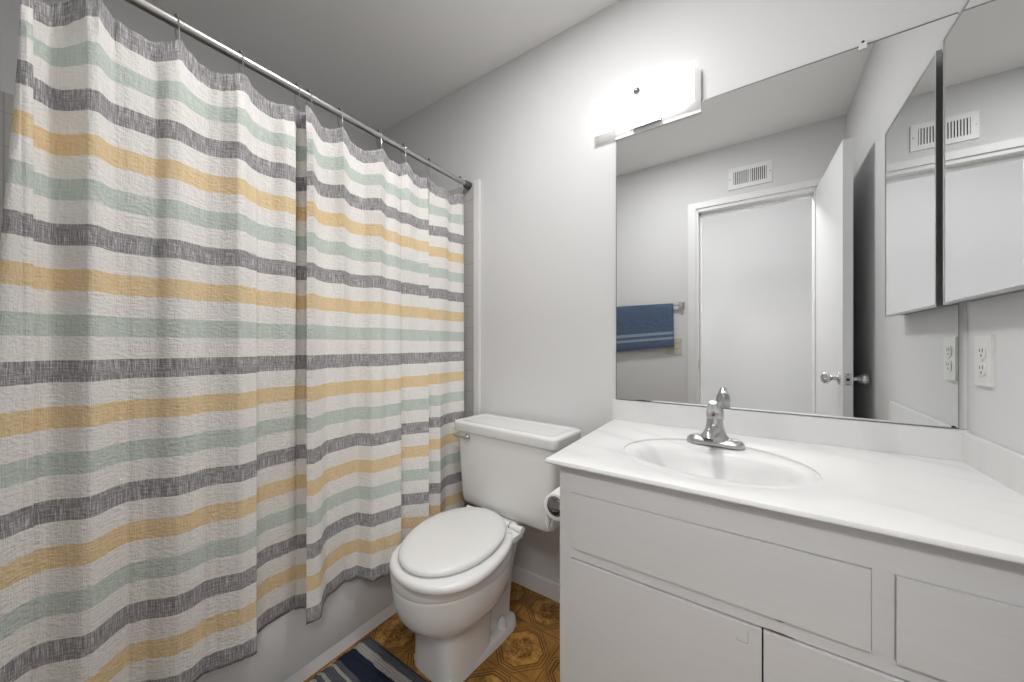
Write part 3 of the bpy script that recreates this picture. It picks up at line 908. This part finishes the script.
# ------------------------------------------------------------------ wall mirror
mir = thing('wall_mirror', 'large frameless plate mirror above the sink', 'mirror', (0, 0, 0))
nbox('mirror_glass', (-0.444, 0.420, D - 0.0065, D - 0.001, 0.892, 1.932), M['mirror'], mir)
nbox('bottom_edge', (-0.444, 0.420, D - 0.0080, D - 0.001, 0.8885, 0.8918), M['grey_metal'], mir)
nbox('top_edge', (-0.444, 0.420, D - 0.0074, D - 0.001, 1.932, 1.9348), M['grey_metal'], mir)
nbox('right_edge', (0.420, 0.4212, D - 0.0074, D - 0.001, 0.8885, 1.932), M['grey_metal'], mir)
nbox('left_edge', (-0.4462, -0.444, D - 0.0074, D - 0.001, 0.8885, 1.932), M['grey_metal'], mir)
for cx_, cz_, s in ((0.247, 1.934, 1),):
    bm = bmesh.new(); box(bm, cx_ - 0.008, cx_ + 0.008, D - 0.011, D - 0.001, cz_ - 0.012, cz_ + 0.014)
    cl = build('mirror_clip', bm, M['plate'], mir, 40, 0.002)
    bm = bmesh.new(); lathe(bm, [(0.0035, 0), (0.003, 0.001)], (cx_, D - 0.011, cz_ + 0.007), (0, -1, 0), 10)
    build('screw', bm, M['dark'], cl)
for x0, x1, h in ((-0.37, -0.305, 0.0035), (0.408, 0.4195, 0.006)):
    n = 12; vu, vd = [], []; bm = bmesh.new()
    for i in range(n + 1):
        w = i / n; hh = h * math.sin(math.pi * min(1, w + 0.1)) * random.uniform(0.5, 1.0)
        vu.append(bm.verts.new((x0 + (x1 - x0) * w, D - 0.0068, 0.892 + max(hh, 0.0003)))); vd.append(bm.verts.new((x0 + (x1 - x0) * w, D - 0.0068, 0.8915)))
    for i in range(n): bm.faces.new((vd[i], vd[i + 1], vu[i + 1], vu[i]))
    build('desilvered_spot', bm, M['dark'], mir, 0)

# ------------------------------------------------------------------ medicine cabinet
mc = thing('medicine_cabinet', 'mirror fronted medicine cabinet on the right wall', 'medicine cabinet', (0, 0, 0))
MX, MY0, MY1, MZ0, MZ1 = 0.3885, 0.903, 1.344, 1.200, 1.866
nbox('cabinet_box', (MX + 0.010, XR - 0.001, MY0 + 0.006, MY1 - 0.004, MZ0 + 0.006, MZ1 - 0.006), M['darkmetal'], mc)
mdoor = nbox('mirror_door', (MX + 0.0025, MX + 0.010, MY0 + 0.002, MY1 - 0.002, MZ0 + 0.002, MZ1 - 0.002), M['grey_metal'], mc)
nbox('door_glass', (MX + 0.0012, MX + 0.0024, MY0 + 0.006, MY1 - 0.006, MZ0 + 0.006, MZ1 - 0.006), M['mirror'], mdoor)
bm = bmesh.new()
fw = 0.0065
box(bm, MX, MX + 0.011, MY0, MY1, MZ0, MZ0 + fw)
box(bm, MX, MX + 0.011, MY0, MY1, MZ1 - fw, MZ1)
box(bm, MX, MX + 0.011, MY0, MY0 + fw, MZ0 + fw, MZ1 - fw)
box(bm, MX, MX + 0.011, MY1 - fw, MY1, MZ0 + fw, MZ1 - fw)
build('door_frame', bm, M['rod'], mdoor, 40, 0.0012)

# ------------------------------------------------------------------ outlets
def duplex(name, label, group=None):
    t = thing(name, label, 'outlet')
    bm = bmesh.new(); box(bm, -0.035, 0.035, 0, 0.0055, -0.0575, 0.0575)
    build('cover_plate', bm, M['plate'], t, 40, 0.0025)
    for s in (-1, 1):
        bm = bmesh.new()
        loft(bm, [rrect(-0.0165, 0.0165, -0.0145 + s * 0.0195, 0.0145 + s * 0.0195, 0.010, z) for z in (0.005, 0.0078)])
        for v in bm.verts: v.co = (v.co.x, v.co.z, v.co.y)
        rc = build('receptacle', bm, M['plate'], t, 40, 0.0008)
        for sx__, hh in ((-0.0062, 0.0045), (0.0062, 0.0035)):
            nbox('slot', (sx__ - 0.0012, sx__ + 0.0012, 0.0076, 0.0081, s * 0.0195 + 0.004 - hh, s * 0.0195 + 0.004 + hh), M['dark'], rc)
        bm = bmesh.new(); lathe(bm, [(0.0026, 0), (0.0026, 0.0005)], (0, 0.0076, s * 0.0195 - 0.0075), (0, 1, 0), 10)
        build('ground_hole', bm, M['dark'], rc, 0)
    bm = bmesh.new(); lathe(bm, [(0.0034, 0), (0.003, 0.001)], (0, 0.0055, 0), (0, 1, 0), 12)
    build('plate_screw', bm, M['worn_chrome'], t)
    return t
o1 = duplex('wall_outlet', 'white duplex outlet on the right wall under the medicine cabinet')
o1.location = (XR - 0.0003, 1.280, 1.064); o1.rotation_euler = (0, 0, R(90))

# switch and outlet plate beside the doorway, half under the towel
sw = thing('switch_plate', 'beige switch and outlet plate half hidden under the blue towel, seen in the mirror', 'switch plate', (-0.487, YF + 0.0003, 1.090))
bm = bmesh.new(); box(bm, -0.052, 0.052, 0, 0.006, -0.058, 0.058)
build('cover_plate', bm, M['beige'], sw, 40, 0.0025)
bm = bmesh.new(); box(bm, -0.030, -0.020, 0.005, 0.014, -0.012, 0.010)
build('toggle', bm, M['beige'], sw, 40, 0.002)
for zz in (-0.022, 0.018):
    bm = bmesh.new()
    loft(bm, [[(x + 0.024, y, z) for x, z, y in rrect(-0.0165, 0.0165, zz - 0.014, zz + 0.014, 0.009, yy_)] for yy_ in (0.005, 0.0075)])
    rc = build('receptacle', bm, M['beige'], sw, 40)
    for sx__ in (-0.006, 0.006):
        nbox('slot', (0.024 + sx__ - 0.0014, 0.024 + sx__ + 0.0014, 0.0074, 0.0080, zz, zz + 0.009), M['dark'], rc)

# ------------------------------------------------------------------ towel bar and towel on the door wall
tb = thing('towel_bar', 'chrome towel bar on the door wall, seen in the mirror', 'towel bar', (0, 0, 0))
BZ, BY = 1.388, -0.034
bm = bmesh.new(); tube(bm, [(-1.02, BY, BZ), (-0.435, BY, BZ)], 0.0075, 14)
build('bar', bm, M['chrome'], tb)
for x in (-1.02, -0.435):
    bm = bmesh.new()
    box(bm, x - 0.019, x + 0.019, YF + 0.0005, YF + 0.012, BZ - 0.022, BZ + 0.022)
    box(bm, x - 0.011, x + 0.011, YF + 0.010, BY + 0.012, BZ - 0.013, BZ + 0.013)
    build('bracket', bm, M['worn_chrome'], tb, 40, 0.003)
bm = bmesh.new()
uvl = bm.loops.layers.uv.new('cloth')
X0, X1, NXT = -0.935, -0.487, 30
path = []                                            # (y, z, metres from the front hem)
FL, BL = 0.305, 0.25
for i in range(15): path.append((BY + 0.012 + 0.0015 * math.sin(i * 0.7), BZ - FL + FL * i / 14, FL * i / 14))
for i in range(1, 8):
    a = math.pi * i / 8
    path.append((BY + 0.0115 * math.cos(a), BZ + 0.0115 * math.sin(a), FL + 0.005 * i))
for i in range(12): path.append((BY - 0.0125, BZ - BL * i / 11, FL + 0.04 + BL * i / 11))
g2 = []
for j, (y, z, d) in enumerate(path):
    row = []
    for i in range(NXT + 1):
        w = i / NXT
        x = X0 + (X1 - X0) * w
        fr_ = max(0, min(1, 1 - d / FL))
        if d <= FL:
            yy = y - 0.006 * fr_ + 0.0035 * fr_ * (1 + math.sin(w * 11 + 0.6)) * 0.6
            zz = z - 0.045 * (1 - w) * fr_
            x += 0.010 * fr_ * (w - 0.3)
        else: yy, zz = y - 0.002 * math.sin(w * 9), z
        row.append((bm.verts.new((x, yy, zz)), (w, d)))
    g2.append(row)
for a, b in zip(g2, g2[1:]):
    for i in range(NXT):
        q = (a[i], a[i + 1], b[i + 1], b[i])
        f = bm.faces.new([v[0] for v in q])
        for lp_, v in zip(f.loops, q): lp_[uvl].uv = v[1]
tw = build('hand_towel', bm, M['towel'], None, 80)
sol = tw.modifiers.new('thickness', 'SOLIDIFY'); sol.thickness = 0.004; sol.offset = 0
tag(tw, 'blue terry towel with pale stripes hanging on the bar, seen in the mirror', 'towel')

# ------------------------------------------------------------------ air vent above the door
av = thing('air_vent', 'white wall air vent above the doorway, seen in the mirrors', 'vent', (-0.029, YF + 0.0003, 2.209))
bm = bmesh.new()
hw, hh, iw, ih = 0.118, 0.070, 0.090, 0.043
for b in ((-hw, hw, ih, hh), (-hw, hw, -hh, -ih), (-hw, -iw, -ih, ih), (iw, hw, -ih, ih), (-0.004, 0.004, -ih, ih)):
    box(bm, b[0], b[1], 0, 0.006, b[2], b[3])
build('vent_frame', bm, M['trim'], av, 40, 0.001)
nbox('duct_opening', (-iw, iw, 0, 0.0008, -ih, ih), M['dark'], av)
for s in (-1, 1):
    for i in range(8):
        x = s * (0.004 + (iw - 0.004) * (i + 0.5) / 8)
        bm = bmesh.new()
        box(bm, x - 0.0030, x + 0.0030, 0.001, 0.0055, -ih, ih)
        build('louver', bm, M['trim'], av, 0)
for s in (-1, 1):
    bm = bmesh.new(); lathe(bm, [(0.0035, 0), (0.003, 0.0015)], (s * 0.109, 0.006, 0.0), (0, 1, 0), 10)
    build('screw', bm, M['grey_metal'], av)

# ------------------------------------------------------------------ vanity lamp
vl = thing('vanity_light', 'lit white glass vanity lamp above the mirror', 'lamp', (0, 0, 0))
nbox('backplate', (-0.446, -0.152, D - 0.0130, D - 0.0078, 1.8945, 2.045), M['white_metal'], vl, 0.001)
bm = bmesh.new()
prof = [(1.346, 2.061), (1.333, 2.063), (1.323, 2.057), (1.318, 2.040), (1.317, 1.990), (1.318, 1.945), (1.3235, 1.930), (1.332, 1.925), (1.340, 1.924)]
xs = [-0.530, -0.47, -0.41, -0.353, -0.29, -0.23, -0.167]
rows = [[bm.verts.new((x, y, z)) for (y, z) in prof] for x in xs]
for a, b in zip(rows, rows[1:]):
    for i in range(len(prof) - 1): bm.faces.new((a[i], a[i + 1], b[i + 1], b[i]))
sh = build('glass_shade', bm, M['shade'], vl, 60)
sol = sh.modifiers.new('thickness', 'SOLIDIFY'); sol.thickness = 0.003; sol.offset = -1
bm = bmesh.new(); lathe(bm, [(0.0115, 0), (0.0115, 0.004), (0.008, 0.009), (0.003, 0.011)], (-0.354, 1.3165, 2.022), (0, -1, 0.03), 16)
build('finial', bm, M['grey_metal'], vl)
for x, s in ((-0.455, 1), (-0.215, -1)):
    so = nbox('lamp_socket', (x - 0.008, x + 0.008, 1.326, D - 0.013, 1.972, 1.998), M['white_metal'], vl, 0.002)
bm = bmesh.new(); tube(bm, [(-0.447, 1.337, 1.985), (-0.223, 1.337, 1.985)], 0.008, 14)
build('bulb', bm, M['bulb'], vl)
nbox('dark_slot_bar', (-0.379, -0.277, 1.3415, D - 0.013, 1.907, 1.920), M['rod'], vl)  # grey bar added to draw the dim gap below the glass

# ------------------------------------------------------------------ toilet paper
ph = thing('paper_holder', 'chrome toilet paper holder on the side of the vanity', 'paper holder', (0, 0, 0))
PX, PZ = -0.496, 0.627
bm = bmesh.new(); tube(bm, [(PX, 0.948, PZ), (PX, 1.078, PZ)], 0.011, 14)
build('roller', bm, M['plate'], ph)
bm = bmesh.new(); lathe(bm, [(0.0225, 0), (0.0235, 0.003), (0.0225, 0.006), (0.011, 0.010)], (PX, 0.9445, PZ - 0.004), (0, 1, 0), 24)
build('roller_cap', bm, M['card'], ph)
for y in (0.940, 1.080):
    bm = bmesh.new()
    box(bm, PX - 0.012, VX0 - 0.003, y - 0.003, y + 0.003, PZ - 0.012, PZ + 0.012)
    box(bm, VX0 - 0.005, VX0 + 0.002, y - 0.013, y + 0.013, PZ - 0.020, PZ + 0.020)
    build('bracket_arm', bm, M['worn_chrome'], ph, 40, 0.002)
pr = thing('toilet_paper_roll', 'nearly used up toilet paper roll on the side of the vanity, a torn end hanging', 'toilet paper', (PX, 0.953, PZ - 0.0158))
n = 32
bm = bmesh.new()
RO, RI, LR = 0.0400, 0.0285, 0.112
def circ(r, y): return [(r * math.cos(2 * math.pi * i / n), y, r * math.sin(2 * math.pi * i / n)) for i in range(n)]
loft(bm, [circ(RI, 0.0), circ(RO - 0.001, 0.0), circ(RO, 0.001), circ(RO, LR - 0.001), circ(RO - 0.001, LR), circ(RI, LR)], False, False)
build('paper_winding', bm, M['paper'], pr, 50)
bm = bmesh.new()
loft(bm, [circ(RI, 0.001), circ(RI, LR - 0.001), circ(RI - 0.0012, LR - 0.001), circ(RI - 0.0012, 0.001), circ(RI, 0.001)], False, False)
build('cardboard_core', bm, M['card'], pr, 50)
bm = bmesh.new()
tail = []
for i in range(9):
    z = 0.004 - i * 0.0105
    wdt = LR if i < 3 else LR * (1 - (i - 2) / 6.6)
    x = -RO - 0.001 + 0.0025 * math.sin(i * 0.8)
    tail.append([bm.verts.new((x + 0.012 * (i / 8) , 0.001 + 0.002 * i * 0.2, z)), bm.verts.new((x + 0.012 * (i / 8), 0.001 + wdt * 0.5, z - 0.001)), bm.verts.new((x + 0.012 * (i / 8), 0.001 + wdt * 0.98, z))])
for a, b in zip(tail, tail[1:]):
    for i in range(2): bm.faces.new((a[i], a[i + 1], b[i + 1], b[i]))
tl = build('torn_sheet', bm, M['paper'], pr, 60)
sol = tl.modifiers.new('thickness', 'SOLIDIFY'); sol.thickness = 0.0008

# ------------------------------------------------------------------ rug
bm = bmesh.new()
RX0, RX1, RY0, RY1 = -1.202, -0.62, 0.02, 0.797
nx, ny = 50, 60
gr = []
for j in range(ny + 1):
    row = []
    for i in range(nx + 1):
        x = RX0 + (RX1 - RX0) * i / nx; y = RY0 + (RY1 - RY0) * j / ny
        ed = min(i, nx - i, 2) / 2 * min(j, ny - j, 2) / 2
        wob_ = 0.004 * math.sin(y * 80) * (i in (0, nx)) * 0.5
        row.append(bm.verts.new((x + wob_, y, 0.002 + 0.0085 * ed + 0.0012 * math.sin(x * 31) * math.sin(y * 23) * ed)))
    gr.append(row)
for a, b in zip(gr, gr[1:]):
    for i in range(nx): bm.faces.new((a[i], a[i + 1], b[i + 1], b[i]))
rug = build('bath_rug', bm, M['rug'], None, 60)
sol = rug.modifiers.new('thickness', 'SOLIDIFY'); sol.thickness = 0.002; sol.offset = -1
tag(rug, 'navy, white and grey striped woven rug on the floor before the tub', 'rug')
